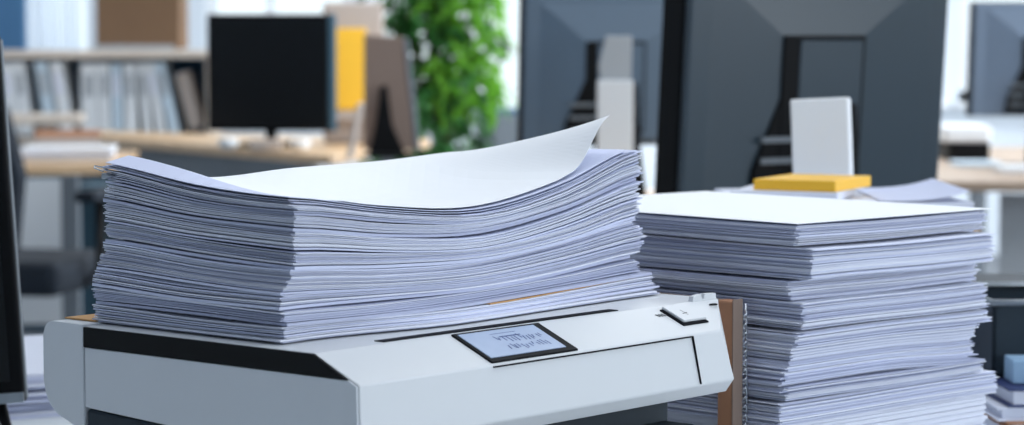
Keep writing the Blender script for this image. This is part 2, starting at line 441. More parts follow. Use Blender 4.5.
# packets from the top: y0, y1 (pixel rows at near corner), near-corner shift px, right end shift px, left face inset, name
packs = [
    (226, 246, 0, -6, 'top packet of the right stack, under its bright cover sheet', 20, None),
    (249, 281, 15, -4, 'thick second packet of the right stack with a smooth left side', 34, None),
    (284, 302, -5, -3, 'shaded third packet of the right stack, set back under the second', 20, None),
    (304, 330, 6, -6, 'fourth packet of the right stack with a ragged near corner', 26, None),
    (332, 386, -6, -9, 'thick fifth packet of the right stack with bent right corners', 46, None),
    (388, 402, -10, 2, 'thin sixth packet of the right stack, just above its lowest visible packet', 13, None),
    (404, 428, -16, 26, 'lowest visible packet of the right stack, pushed out to the right', 20, None),
]
def zrow(y): return on_z(797, y, 0.9).z if False else CZ + (ray(797, y).z / ray(797, y).y) * B1.y
for pi, (ya, yb, sB, sR, nm, n, _) in enumerate(packs):
    zt, zb = zrow(ya), zrow(yb)
    w = [random.uniform(.6, 1.4) for _ in range(n)]; tw = sum(w); ac = 0
    ju = 0; tilt = G(0, .002); sgn = (-.006 if pi in (2,) else 0.0); ph = random.uniform(0, 6)
    for k in range(n):
        s = ac / tw; ac += w[k]
        z0 = zb + (zt - zb) * s; th = (zt - zb) * w[k] / tw * .88
        ju = ju * .6 + G(0, .0005)
        if pi == 4:                               # this packet sways as it rises
            bx = lerp(-14, 2, s); rx = lerp(-12, -2, s) + 8 * math.exp(-((s - .8) / .06) ** 2) - 8 * math.sin(s * 3.1) ** 2
        else: bx, rx = sB, sR
        ob_ = Vector((bx * pxm, 0, 0)); orr = rx * pxm * 1.3
        c4 = [G(0, .0015) for _ in range(4)]; ph += G(0, .14)
        tip = .006 if (pi == 4 and 35 <= k <= 38) else (G(0, .002) if random.random() < .3 else 0)
        droop = .0015 if pi == 4 else 0
        def P(u, v, ob_=ob_, orr=orr, c4=c4, ju=ju, tip=tip, sgn=sgn):
            x = lerp(ju + c4[0] + (.006 if sgn else 0), Ru + orr - ob_.x * .73 + ju + c4[1] + tip * (1 - v) ** 4, u)
            y = lerp(ju * .7 + c4[2] - sgn, Rv + c4[3], v)
            return B1 + ob_ + fu * x + fv * y
        def Z(u, v, z0=z0, ph=ph, s=s, pi=pi, k=k, n=n):
            z = z0 + .0004 * (math.sin(u * 6 + ph) + math.sin(v * 5 + ph * 2))
            if 4 <= pi: z += -.004 * (1 - s) * smoothstep(.5, 1, u)if pi == 4 else 0
            return z
        r = random.random()
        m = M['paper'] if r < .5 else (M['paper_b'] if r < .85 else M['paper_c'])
        sheet('paper_sheet', P, Z, th, m, nu=8, nv=6, label='white sheet in the ' + nm.split(',')[0], group='sheets in the ' + nm.split(',')[0])
# the rest of the stack below the picture, too many to tell apart
zb = zrow(428)
bm = bmesh.new(); K = 60
for k in range(K):
    z0 = DESK + .0006 + (zb - DESK - .001) * k / K; z1 = z0 + (zb - DESK) / K * .86
    j = G(0, .0009); q = G(0, .0009)
    c = B1 + Vector((-.012, 0, 0)) + fu * j + fv * q
    pts = [c, c + fu * (Ru + .02), c + fu * (Ru + .02) + fv * Rv, c + fv * Rv]
    hexa(bm, [(p.x - B1.x, p.y - B1.y, z0 - DESK) for p in pts], [(p.x - B1.x, p.y - B1.y, z1 - DESK) for p in pts])
o = from_bm('paper_sheets', bm, M['paper']); o.location = (B1.x, B1.y, DESK)
tag(o, 'bottom part of the right paper stack resting on the desk', 'paper', kind='stuff')
# navy folder and bright cover sheet on the top packet
zt = zrow(226)
def flat(du0, du1, dv0, dv1, bow=0):
    def P(u, v): return B1 + fu * lerp(du0, Ru + du1, u) + fv * lerp(dv0, Rv + dv1, v)
    return P
sheet('document_folder', flat(.001, -.004, .001, 0), lambda u, v: zt + .0004, .0007, M['navy'], 6, 6,
      'thin navy folder under the bright cover sheet of the right stack', None, 'folder')
sheet('paper_sheet', flat(-.001, .004, -.001, .0), lambda u, v: zt + .0013 + .0004 * smoothstep(0, .6, v) * (1 - .6 * u), .0004, M['paper_top'], 8, 8,
      'bright white cover sheet on top of the right stack')

# ------------------------------------------------------------------ printer
Pp = on_z(314, 353, TOP); Ap = on_z(86, 324, TOP)
sd = (Ap - Pp); sd.z = 0; SL = sd.length; sd.normalize()
sd = Matrix.Rotation(math.radians(2.1), 3, 'Z') @ sd
fd = Vector((sd.y, -sd.x, 0))
SL *= .962
rz = math.atan2(fd.y, fd.x)
print('printer side', SL, 'front dir deg', math.degrees(math.atan2(fd.x, fd.y)))
PR = empty('printer', (Pp.x, Pp.y, DESK), rz, 'pale grey desktop printer under the tall paper pile', 'printer')
INV = (Matrix.Translation((Pp.x, Pp.y, DESK)) @ Matrix.Rotation(rz, 4, 'Z')).inverted()
PW = .396
y1, z1 = -.036, .1645           # lower edge of the sloping panel
def slope_pt(px, py):           # where a pixel's ray meets the sloping panel, in printer coordinates
    o = INV @ Vector((0, 0, CZ)); d = (INV.to_3x3() @ ray(px, py))
    n = Vector((0, (.18 - z1), y1)); n = Vector((0, -(.18 - z1), -y1)).normalized()   # normal of the slope
    q = Vector((0, 0, .18)); t = (q - o).dot(n) / d.dot(n)
    return o + d * t
bm = bmesh.new()
prism(bm, [(SL, .128), (SL, .18), (0, .18), (y1, z1), (y1 - .001, z1 - .035), (y1 + .010, z1 - .045), (.03, .120)], 0, PW, 'x', .0012)
for v in bm.verts:                       # the right end runs back obliquely
    if v.co.x > PW - .01 and v.co.y < .002: v.co.x -= (.044 if v.co.z > z1 - .01 else .031) * smoothstep(0, y1, v.co.y)
from_bm('housing', bm, M['shell'], PR)
# grey side plate (left side face), black band along its top
bm = bmesh.new()
prism(bm, [(SL - .0015, .129), (SL - .0015, .1665), (-.0285, .1665), (y1 + .001, z1 - .001), (y1, z1 - .035), (y1 + .010, z1 - .043), (.03, .1215)], -.0012, .001, 'x', .0003)
from_bm('side_panel', bm, M['shell_g'], PR)
bm = bmesh.new()
prism(bm, [(SL - .0005, .1668), (SL - .0005, .1795), (-.0005, .1795), (-.028, .1668)], -.0016, .001, 'x', .0003)
from_bm('side_band', bm, M['dark'], PR)
# rounded rear module
def arc(cx, cy, r, a0, a1, n=6):
    return [(cx + r * math.cos(math.radians(lerp(a0, a1, i / n))), cy + r * math.sin(math.radians(lerp(a0, a1, i / n)))) for i in range(n + 1)]
RE = SL + .040
bm = bmesh.new()
prism(bm, [(SL + .0005, .112), (SL + .0005, .181)] + arc(RE - .009, .172, .009, 90, 0) + arc(RE - .022, .142, .022, 0, -70) , -.001, PW, 'x', .001)
from_bm('rear_cover', bm, M['shell_g'], PR)
# dark lower body, set back under the front lip
bm = bmesh.new(); prism(bm, [(SL - .001, .004), (SL - .001, .1275), (.032, .1195), (.004, .119), (.004, .004)], .0, .345, 'x', .002)
from_bm('lower_body', bm, M['dark2'], PR)
bobj('paper_drawer', .03, .342, -.022, .006, .020, .100, M['dark2'], PR, .002)
bobj('drawer_grip', .10, .22, -.026, -.021, .070, .080, M['dark'], PR, .001)
for fx in (.02, .30):
    for fy in (.03, SL - .03):
        bm = bmesh.new(); lathe(bm, [(.008, 0), (.008, .005)], 12, (fx, fy)); from_bm('foot', bm, M['dark'], PR)
# top deck strip: black line between deck and control panel
bobj('deck_seam', .062, .288, .0035, .0115, .1799, .1806, M['seam'], PR)
# front door: seam lines
L = lambda px, py: INV @ at_y(px, py, 1)
def front_pt(px, py):
    o = INV @ Vector((0, 0, CZ)); d = INV.to_3x3() @ ray(px, py); t = (y1 - o.y) / d.y
    return o + d * t
fa = front_pt(493, 365); fb = front_pt(692, 340)
bm = bmesh.new()
box(bm, fa.x, fb.x, y1 - .0014, y1 + .001, z1 - .0017, z1 - .0009)
hexa(bm, [(fb.x + .008 + a_, y1 + b_, z1 - .034) for a_, b_ in ((0, -.002), (.0008, -.002), (.0008, .001), (0, .001))], [(fb.x - .0008 + a_, y1 + b_, z1 - .0009) for a_, b_ in ((0, -.0014), (.0008, -.0014), (.0008, .001), (0, .001))])
from_bm('door_seam', bm, M['seam'], PR)
# everything lying on the sloping panel is built in slope coordinates
ny = Vector((0, y1, z1 - .18)).normalized()      # down the slope
nn = Vector((0, ny.z, -ny.y))                     # outward normal
if nn.z < 0: nn = -nn
def on_slope(x, s, h): return Vector((x, 0, .18)) + ny * s + nn * h
def slope_box(name, x0, x1, s0, s1, h0, h1, m, parent, skew=0.0, bev=0):
    bm = bmesh.new()
    q = [(x0, s0), (x1, s0), (x1 + skew, s1), (x0 + skew, s1)]
    hexa(bm, [on_slope(x, s, h0) for x, s in q], [on_slope(x, s, h1) for x, s in q])
    if bev: bmesh.ops.bevel(bm, geom=list(bm.edges), offset=bev, segments=2, affect='EDGES')
    return from_bm(name, bm, m, parent)
SLN = math.hypot(y1, .18 - z1)
p1 = slope_pt(451, 331.5); p2 = slope_pt(575, 349.5); p3 = slope_pt(484, 363); p4 = slope_pt(545, 320)
print('screen', p1, p4, p3, p2, 'slope len', SLN)
sx0 = (p1.x + p3.x) / 2; sx1 = (p4.x + p2.x) / 2 - .005
bez = slope_box('screen_bezel', sx0, sx1, .0015, SLN - .0015, -.0005, .0012, M['dark'], PR, 0, .0003)
slope_box('display', sx0 + .003, sx1 - .008, .004, SLN - .0055, .0010, .0016, M['lcd'], bez)
bm = bmesh.new()                                   # small marks shown on the display
def mark(x, s, dx, ds, w=.0006):
    a_ = on_slope(x, s, .00165); b_ = on_slope(x + dx, s + ds, .00165)
    d = (b_ - a_); 
    if d.length < 1e-6: return
    t = d.cross(nn).normalized() * w
    bm.faces.new([bm.verts.new(p) for p in (a_ - t, b_ - t, b_ + t, a_ + t)])
x = sx0 + .028
for i in range(13):
    mark(x, .013 + random.uniform(-.002, .002), random.uniform(-.0012, .0016), random.uniform(.003, .007)); x += random.uniform(.0025, .004)
    if i == 6: mark(x - .02, .0125, .02, 0)
x = sx0 + .030
for i in range(12):
    mark(x, .023 + random.uniform(-.002, .002), random.uniform(-.0012, .0016), random.uniform(.003, .006)); x += random.uniform(.0026, .004)
mark(sx0 + .028, .0085, .024, 0, .0003)
from_bm('display_marks', bm, M['ink'], bez)
# square key and its icon at the right end of the panel
k1 = slope_pt(664, 309); k2 = slope_pt(700, 322)
kx = (k1.x + k2.x) / 2
kb = slope_box('button_surround', kx - .014, kx + .014, .006, .028, -.0005, .0010, M['seam'], PR, 0)
slope_box('button', kx - .0115, kx + .0145, .005, .0255, .0008, .0026, M['shell'], kb, 0, .0005)
bm = bmesh.new(); 
for a_, b_ in (((kx, .012), (kx + .001, .019)), ((kx - .003, .017), (kx + .003, .016))):
    p_, q_ = on_slope(a_[0], a_[1], .0027), on_slope(b_[0], b_[1], .0027); t = (q_ - p_).cross(nn).normalized() * .0003
    bm.faces.new([bm.verts.new(v) for v in (p_ - t, q_ - t, q_ + t, p_ + t)])
ix = slope_pt(652, 313).x
for j in range(3):
    p_, q_ = on_slope(ix + j * .003, .010, .0003), on_slope(ix + j * .003 + .0016, .0135, .0003); t = (q_ - p_).cross(nn).normalized() * .0006
    bm.faces.new([bm.verts.new(v) for v in (p_ - t, q_ - t, q_ + t, p_ + t)])
from_bm('panel_icon', bm, M['seam'], PR)
# raised tab with notch at the right end of the deck
bm = bmesh.new()
prism(bm, [(PW - .030, .1795), (PW - .029, .1835), (PW - .020, .1845), (PW - .0195, .181), (PW - .0165, .181), (PW - .016, .1845), (PW - .003, .184), (PW - .002, .1795)], -.0005, .0035, 'y', .0003)
from_bm('end_tab', bm, M['shell'], PR)
bm = bmesh.new(); r_ = []
for i in range(16):
    t = i * 2 * math.pi / 16; r_.append((PW - .016 + .0030 * math.cos(t), -.008 + .002 * math.sin(t), .1775))
tube(bm, r_, .0006, 6, True); from_bm('tab_ring', bm, M['dark'], PR)

# loose sheets under the pile, slid towards the display
def loose(name, x0, x1, ya, yb, z, m, lab, cat, skew=0.0, th=.0005):
    bm = bmesh.new()
    q = [(x0, ya), (x1, ya + skew), (x1, yb + skew), (x0, yb)]
    mt = INV.inverted()
    hexa(bm, [mt @ Vector((a_, b_, z)) for a_, b_ in q], [mt @ Vector((a_, b_, z + th)) for a_, b_ in q])
    o = from_bm(name, bm, m); tag(o, lab, cat); return o

loose('cardboard_sheet', .012, .13, SL + .004, SL + .034, .1813, M['kraft'], 'small brown card lying on the rear end of the printer behind the paper pile', 'card', 0, .0009)

# ------------------------------------------------------------------ spiral notebook standing between printer and right stack
e = on_z(729, 300, .913)
off = Vector((-fu.y, fu.x, 0))      # = fv, runs back left
nb0 = B1 - fu * .026 + fv * .036
NB = empty('file_holder', (nb0.x, nb0.y, DESK), math.atan2(fv.y, fv.x), 'tan and taupe cardboard holder between the printer and the right stack', 'holder')
# local x = back left, local y = towards the printer
bobj('end_post', 0, .014, -.0080, .0025, 0, .173, M['tan'], NB, .0015)
bobj('top_rail', .0145, .125, -.0080, .0015, .161, .1725, M['taupe'], NB, .001)
bobj('end_cover', -.0012, -.0002, -.0080, .0025, .05, .174, M['taupe'], NB, .0003)
bobj('rear_post', .1255, .137, -.0145, .0015, 0, .1725, M['taupe'], NB, .001)
bm = bmesh.new()
pts = []
for i in range(24 * 10):
    t = i / 10 * 2 * math.pi; pts.append((-.0005 + .0018 * math.cos(t), -.0105 + .0020 * math.sin(t), .006 + .160 * i / 240))
tube(bm, pts, .0006, 5); tube(bm, [(.001, -.0135, .004), (.000, -.0138, .09), (.001, -.0135, .170)], .0007, 6); from_bm('spiral_wire', bm, M['steel'], NB, True)

# ------------------------------------------------------------------ binder clip on the left corner of the printer pile
cl = at_y(107, 176, A0.y - .004)
CL = empty('binder_clip', cl, math.atan2(ev.y, ev.x), 'small metal clip gripping the top left corner of the printer pile', 'clip')
bm = bmesh.new(); prism(bm, [(-.006, .0), (.002, .0020), (.002, -.0020)], -.003, .003, 'y', .0004); from_bm('clip_body', bm, M['silver'], CL)
bm = bmesh.new(); tube(bm, [(0, -.003, .003), (.008, -.0035, .005), (.012, 0, .006), (.008, .0035, .005), (0, .003, .003)], .0005, 6)
from_bm('clip_handle', bm, M['steel'], CL)

# ------------------------------------------------------------------ monitors seen from behind
def monitor_back(loc, yaw, w, h, label, zb, post=True, t=.05, mb='monback'):
    """local: x across, y away from the viewer (screen side at +y), z up from desk; zb is the lower edge above the desk"""
    R = empty('computer_monitor', loc, yaw, label, 'monitor')
    tilt = Matrix.Translation((0, 0, zb)) @ Matrix.Rotation(math.radians(4), 4, 'X')
    bobj('bezel', -w / 2, w / 2, t * .22, t, 0, h, M['monblack'], R, .004, tilt)
    bobj('screen', -w / 2 + .012, w / 2 - .012, t - .001, t + .001, .014, h - .012, M['screen'], R, 0, tilt)
    bm = bmesh.new()
    box(bm, -w / 2 + .002, w / 2 - .002, 0, t * .22, .002, h - .002, .004)
    # shallow pyramid towards the mount
    mo = -.014; tilt2 = tilt @ Matrix.Translation((mo, 0, 0)); q = w * .155; zl, zh = h * .03, h * .70
    o_ = [(-w * .42, 0.0, h * .01), (w * .42, 0.0, h * .01), (w * .42, 0.0, h * .95), (-w * .42, 0.0, h * .95)]
    i_ = [(mo - q, -.016, h * .06), (mo + q, -.016, h * .06), (mo + q, -.016, zh), (mo - q, -.016, zh)]
    O = [bm.verts.new(v) for v in o_]; I = [bm.verts.new(v) for v in i_]
    for k in range(4): bm.faces.new((O[k], O[(k + 1) % 4], I[(k + 1) % 4], I[k]))
    bm.faces.new(I)
    bmesh.ops.transform(bm, matrix=tilt, verts=bm.verts)
    from_bm('back_shell', bm, M[mb], R)
    # recessed mount: dark frame and paler cover
    mf = bobj('mount_frame', -q, q, -.021, -.0155, h * .10, zh, M['monblack'], R, .002, tilt2)
    bobj('mount_cover', -q * .62, q * .92, -.0225, -.020, h * .12, zh - .006, M[mb], mf, .002, tilt2)
    # ports beside the neck
    bm = bmesh.new()
    for k in range(3):
        box(bm, -q - .034, -q * .15, -.0250, -.0188, h * (.10 + .085 * k), h * (.10 + .085 * k) + .008, .001)
    bmesh.ops.transform(bm, matrix=tilt2, verts=bm.verts)
    from_bm('port_row', bm, M['greypanel'], mf)
    bm = bmesh.new()
    prism(bm, [(-q - .045, h * .04), (-q - .040, h * .16), (-q + .002, h * .46), (-q + .03, h * .46), (-q + .03, h * .04)], -.0190, -.004, 'y', .001)
    bmesh.ops.transform(bm, matrix=tilt2, verts=bm.verts); from_bm('port_panel', bm, M['monblack'], R)
    # flaring neck and foot
    if post:
        bm = bmesh.new()
        prism(bm, [(-.028, zh * .6 + zb), (.028, zh * .6 + zb), (.032, zb * .6 + .06), (.05, .012), (-.07, .012), (-.060, zb * .7 + .05), (-.034, zb + .11)], -.075, -.045, 'y', .003)
        bmesh.ops.translate(bm, verts=bm.verts, vec=(0, .018, 0))
        from_bm('neck', bm, M['monblack'], R)
        bobj('foot', -.11, .11, -.14, .06, 0, .012, M['monblack'], R, .004)
    return R
# large monitor behind the right stack
m1y = 3.42
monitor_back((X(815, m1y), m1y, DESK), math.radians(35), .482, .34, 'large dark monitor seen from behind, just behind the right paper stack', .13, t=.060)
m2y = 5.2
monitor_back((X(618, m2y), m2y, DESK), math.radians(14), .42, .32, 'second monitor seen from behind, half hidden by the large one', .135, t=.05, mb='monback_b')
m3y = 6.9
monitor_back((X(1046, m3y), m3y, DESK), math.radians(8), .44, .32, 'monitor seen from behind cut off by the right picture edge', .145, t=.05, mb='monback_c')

# ------------------------------------------------------------------ black left foreground monitor
ty = 2.0
pt = at_y(3, 33, ty); pb = at_y(25, 402, ty)
h_ = (pt - pb).length
LM = empty('computer_monitor', (pb.x - .25, ty, DESK), 0, 'black screened monitor cut off by the left picture edge, beside the printer', 'monitor')
lean = math.atan2(pb.x - pt.x, pt.z - pb.z) + .03
mt = Matrix.Translation((.25, 0, pb.z - DESK)) @ Matrix.Rotation(-lean, 4, 'Y') @ Matrix.Rotation(math.radians(-5), 4, 'X')
bobj('bezel', -.50, 0, -.002, .012, 0, h_, M['monblack'], LM, .003, mt)
bobj('screen', -.49, -.010, -.0035, -.001, .018, h_ - .010, M['screen'], LM, 0, mt)
bobj('bezel_trim', -.0012, .0008, .003, .011, .003, h_ - .003, M['greypanel'], LM, .0005, mt)
bobj('chin', -.50, .0, -.0045, -.0015, .0, .0085, M['silver'], LM, .0005, mt)
bm = bmesh.new()
tube(bm, [(.225, .01, pb.z - DESK + .004), (.235, .012, .03), (.262, .012, .004)], [.006, .004, .003], 8)
from_bm('stand_leg', bm, M['monblack'], LM, True)
bm = bmesh.new()
tube(bm, [(.22, .02, pb.z - DESK + .004), (.21, .03, .03), (.19, .05, .004)], [.006, .004, .003], 8)
from_bm('stand_leg', bm, M['silver'], LM, True)
bm = bmesh.new()
tube(bm, [(-.2, .02, pb.z - DESK + .004), (-.2, .02, .004)], [.008, .006], 8)
from_bm('stand_leg', bm, M['monblack'], LM, True)

# ------------------------------------------------------------------ papers at lower left behind the printer
def small_stack(cx, cy, rz_, lx, ly, z0, ths, mats, labs, jit=.003, name='paper_sheet', cat='paper', group=None):
    z = z0
    for i, t in enumerate(ths):
        R_ = Matrix.Translation((cx + G(0, jit), cy + G(0, jit), z)) @ Matrix.Rotation(rz_ + G(0, .03), 4, 'Z')
        bm = bmesh.new(); box(bm, -lx / 2, lx / 2, -ly / 2, ly / 2, 0, t)
        o = from_bm(name, bm, M[mats[i % len(mats)]]); o.matrix_world = R_
        tag(o, labs if isinstance(labs, str) else labs[i], cat, group)
        z += t + .0005
    return z
c = on_z(38, 392, DESK + .012)
small_stack(c.x - .02, c.y + .06, .5, .21, .30, DESK + .0005, [.0025] * 14, ['paper_b', 'paper', 'paper_c'],
            'lavender white sheet in the low pile on the desk behind the printer', group='sheets in the low pile left of the printer')

# ------------------------------------------------------------------ third stack behind the right one with yellow pad and white box
ty3 = 2.45
z3 = at_y(800, 195, ty3).z
base3 = Vector((X(838, ty3), ty3, 0))
zz = DESK + .0005; n3 = 40; th3 = (z3 - DESK) / n3
for i in range(n3):
    top_ = i > n3 - 6
    R_ = Matrix.Translation((base3.x + G(0, .0015), base3.y + G(0, .0015), zz)) @ Matrix.Rotation(math.radians(5) + G(0, .008), 4, 'Z')
    bm = bmesh.new(); box(bm, -.105, .105, -.12, .12, 0, th3 * .85)
    o = from_bm('paper_sheet', bm, M['paper_b' if i % 3 else 'paper']); o.matrix_world = R_
    tag(o, 'white sheet in the far stack holding the yellow pad, behind the right stack', 'paper', 'sheets in the far stack under the yellow pad')
    zz += th3
# bent top sheets reaching right
def P3(u, v): return base3 + Vector((lerp(.028, .112, u), lerp(-.11, .1, v), 0))
sheet('paper_sheet', P3, lambda u, v: zz + .0003 + .010 * u * u * u, .0003, M['paper_b'], 10, 6, 'white sheet curling up at the right of the yellow pad')
def turned_box(name, cx, cy, lx, ly, z0, z1, rz_, m, lab, cat):
    o = bobj(name, -lx, 0, 0, ly, 0, z1 - z0, M[m], None, .0006)
    o.matrix_world = Matrix.Translation((cx, cy, z0)) @ Matrix.Rotation(rz_, 4, 'Z'); return tag(o, lab, cat)
turned_box('paper_pad', X(838, 2.34), 2.34, .105, .11, zz + .0004, zz + .0085, math.radians(-17), 'paper', 'white paper pad lying directly under the yellow pad', 'pad')
turned_box('notepad', X(836, 2.345), 2.345, .084, .105, zz + .0089, zz + .0195, math.radians(-27), 'yellow', 'yellow pad lying on the far stack in front of the white box', 'notepad')
# white tilted card box
wb = base3 + Vector((-.018, .03, 0))
o = bobj('storage_box', -.030, .030, -.011, .011, 0, .085, M['white'], None, .002)
o.matrix_world = Matrix.Translation((wb.x + .014, wb.y + .050, zz + .0092)) @ Matrix.Rotation(math.radians(-16), 4, 'Z') @ Matrix.Rotation(math.radians(-3), 4, 'Y') @ Matrix.Rotation(math.radians(-3), 4, 'X')
tag(o, 'small white box standing on end in front of the large monitor', 'box')

# ------------------------------------------------------------------ letter tray at lower right
TY = 2.35
TR = empty('letter_tray', (X(1062, TY), TY, DESK), math.radians(3), 'black letter tray with a pale rim at the right picture edge', 'tray')
z0 = .055; zr = at_y(1000, 300, TY - .12).z - DESK
bobj('tray_floor', -.10, .13, -.14, .02, z0, z0 + .004, M['dark2'], TR)
bobj('tray_side', -.10, -.096, -.14, .02, z0, zr, M['dark2'], TR)
bobj('tray_side', .126, .13, -.14, .02, z0, zr, M['dark2'], TR)
bobj('tray_back', -.10, .13, .136, .02, z0, zr, M['dark2'], TR)
bobj('tray_front', -.10, .13, -.14, -.136, z0, zr, M['dark2'], TR)
bm = bmesh.new()
tube(bm, [(-.10, -.14, zr), (.13, -.14, zr), (.13, .02, zr), (-.10, .02, zr)], .003, 8, True)
from_bm('rim', bm, M['silver'], TR, True)
zc = DESK + .0005
for i, (t, m, lab) in enumerate([(.018, 'paper', 'thick cream book lying lowest under the letter tray'), (.006, 'tan', 'thin tan book under the letter tray'),
                                 (.012, 'paper', 'pale book in the middle of the books under the letter tray'), (.0165, 'navy', 'navy book directly under the letter tray')]):
    B_ = empty('book', (X(1062, TY) + G(0, .003), TY - .003, zc), math.radians(3) + G(0, .01), lab, 'book')
    bobj('cover', -.105, .135, -.205, .14, 0, .002, M[m], B_); bobj('cover', -.105, .135, -.205, .14, t - .002, t, M[m], B_)
    bobj('page_block', -.10, .13, -.201, .135, .002, t - .002, M['paper'], B_)
    zc += t + .0004
o = bobj('sticky_note_block', -.025, .025, -.02, .02, 0, .021, M['blueb'], None, .001)
o.location = (X(1040, TY - .168), TY - .168, zc + .0005); tag(o, 'pale blue block of notes on the books in front of the letter tray', 'notepad')
# fanned sheets at the foot of the right stack
c = on_z(990, 415, DESK + .01)

# ------------------------------------------------------------------ rear left: shelf with binders
SY = 10.8
SH = empty('bookshelf', (X(100, SY), SY, 0), 0, 'low pale wooden shelf full of leaning white binders at rear left', 'shelf')
sw = X(212, SY) - X(-40, SY); zs = at_y(100, 50, SY).z
bobj('shelf_top', -sw * .56, sw * .45, -.17, .2, zs - .035, zs, M['palewood'], SH, .004)
zl = at_y(100, 137, SY).z
bobj('shelf_board', -sw * .56, sw * .45, -.15, .2, zl - .03, zl, M['palewood'], SH, .003)
bobj('side_board', sw * .44, sw * .46, -.15, .2, 0, zs - .036, M['palewood'], SH)
bobj('side_board', -sw * .57, -sw * .555, -.15, .2, 0, zs - .036, M['palewood'], SH)
bobj('back_board', -sw * .55, sw * .44, .2, .21, .05, zs - .036, M['blue'], SH)
bobj('plinth', -sw * .55, sw * .44, -.13, .19, 0, .05, M['palegrey'], SH)
leans = [(8, 14, 4, 'white'), (24, 12, 6, 'white'), (50, 12, 9, 'lightblue'), (65, 12, 9, 'white'), (84, 17, 0, 'white'), (103, 11, 1, 'white'), (116, 10, 1, 'lightblue'),
         (128, 12, 1, 'white'), (147, 8, 5, 'white'), (160, 9, 9, 'white'), (173, 9, 12, 'lightblue')]
where = ['nearest the left picture edge', 'second from the left', 'third from the left, right of the blue gap', 'leaning steeply, fourth from the left', 'wide and upright, fifth from the left', 'sixth from the left',
         'seventh from the left', 'fifth from the right', 'fourth from the right, leaning a little', 'third from the right, leaning', 'last but one on the right, leaning most']
for i, (px, wpx, ln, m) in enumerate(leans):
    w_ = wpx / F * SY; hb = zs - zl - .06
    xx = X(px, SY)
    BD = empty('ring_binder', (xx, SY - .12, zl), 0, '%s binder on the rear shelf, %s' % ('pale blue' if m == 'lightblue' else 'white', where[i]), 'binder', 'binders on the rear shelf')
    mt = Matrix.Translation((0, 0, .003 + math.sin(math.radians(ln)) * w_ * .02)) @ Matrix.Rotation(math.radians(-ln), 4, 'Y')
    mt = Matrix.Translation((w_ * .1, 0, math.sin(math.radians(ln)) * w_ + .002)) @ Matrix.Rotation(math.radians(-ln), 4, 'Y')
    bobj('binder_cover', 0, w_, 0, .24, 0, hb, M[m], BD, .004, mt)
    bobj('spine_label', w_ * .2, w_ * .8, -.002, .001, hb * .55, hb * .85, M['palegrey' if i % 3 else 'paper'], BD, 0, mt)
o = bobj('file_folder', 0, .06, 0, .2, 0, .25, M['beige'], None, .004); o.matrix_world = Matrix.Translation((X(192, SY), SY - .1, zl + .035)) @ Matrix.Rotation(math.radians(-14), 4, 'Y')
tag(o, 'beige folder leaning at the right end of the rear shelf', 'folder')
# brown box on shelf top
BX = empty('cardboard_box', (X(143, SY), SY, zs), 0, 'large brown box standing on top of the rear shelf', 'box')
bw = (185 - 102) / F * SY / 2
bobj('box_body', -bw, bw, -.12, .16, .006, .5, M['brown'], BX, .005)
bobj('box_tray', -bw * 1.02, bw * .85, -.15, .17, 0, .022, M['palegrey'], BX)
# blue panel at far left
o = bobj('partition_screen', X(-60, 11.6), X(26, 11.6), 11.6, 11.66, 0, 1.7, M['blue'], None, .01)
tag(o, 'blue partition standing behind the left end of the rear shelf', 'partition')
# white curtains hanging by the first window
for k, (x0, x1, lab) in enumerate([(26, 64, 'white curtain left of the first window, above the rear shelf'), (66, 84, 'narrow white curtain beside the brown box')]):
    bm = bmesh.new(); n = 24; pts = []
    for i in range(n + 1):
        t = i / n; pts.append((X(lerp(x0, x1, t), 12.2), 12.2 + .025 * math.sin(t * (x1 - x0) * .9)))
    back = [(p[0], p[1] + .006) for p in pts[::-1]]
    prism(bm, pts + back, .6, 2.3, 'z')
    tag(from_bm('curtain', bm, M['curtain'], None, False), lab, 'curtain')

# small far desk at left with leg (behind the near-left table)
desk('side_table', [(X(-10, 10.0), 10.0), (X(82, 10.0), 10.0), (X(86, 10.5), 10.5), (X(-10, 10.5), 10.5)], .79, .035, M['palewood'], M['beige'],
     'pale wooden side table before the rear shelf at far left', [(X(50, 10.15), 10.15), (X(0, 10.15), 10.15)])
# nearer left table with papers
a = on_z(18, 166, DESK); b = on_z(112, 164, DESK)
desk('office_desk', [(a.x - .3, a.y), (b.x, b.y), (b.x - .06, b.y + .9), (a.x - .3, b.y + .9)], DESK, .03, M['oak'], M['greypanel'],
     'oak topped table at the left with a pile of papers on it', [(X(70, a.y + .1), a.y + .1), (b.x - .1, b.y + .8)])
small_stack(X(64, 7.4), 7.45, .1, .27, .24, DESK + .0005, [.012, .012, .012], ['paper_top', 'paper'], ['lowest white pad on the left table', 'middle white pad on the left table', 'upper white pad on the left table'], .006, name='paper_pad')
small_stack(X(62, 7.55), 7.62, .2, .2, .1, DESK + .039, [.02, .02], ['beige', 'tan'], ['beige folder on the pads of the left table', 'tan folder topmost on the pads of the left table'], .006, name='file_folder', cat='folder')

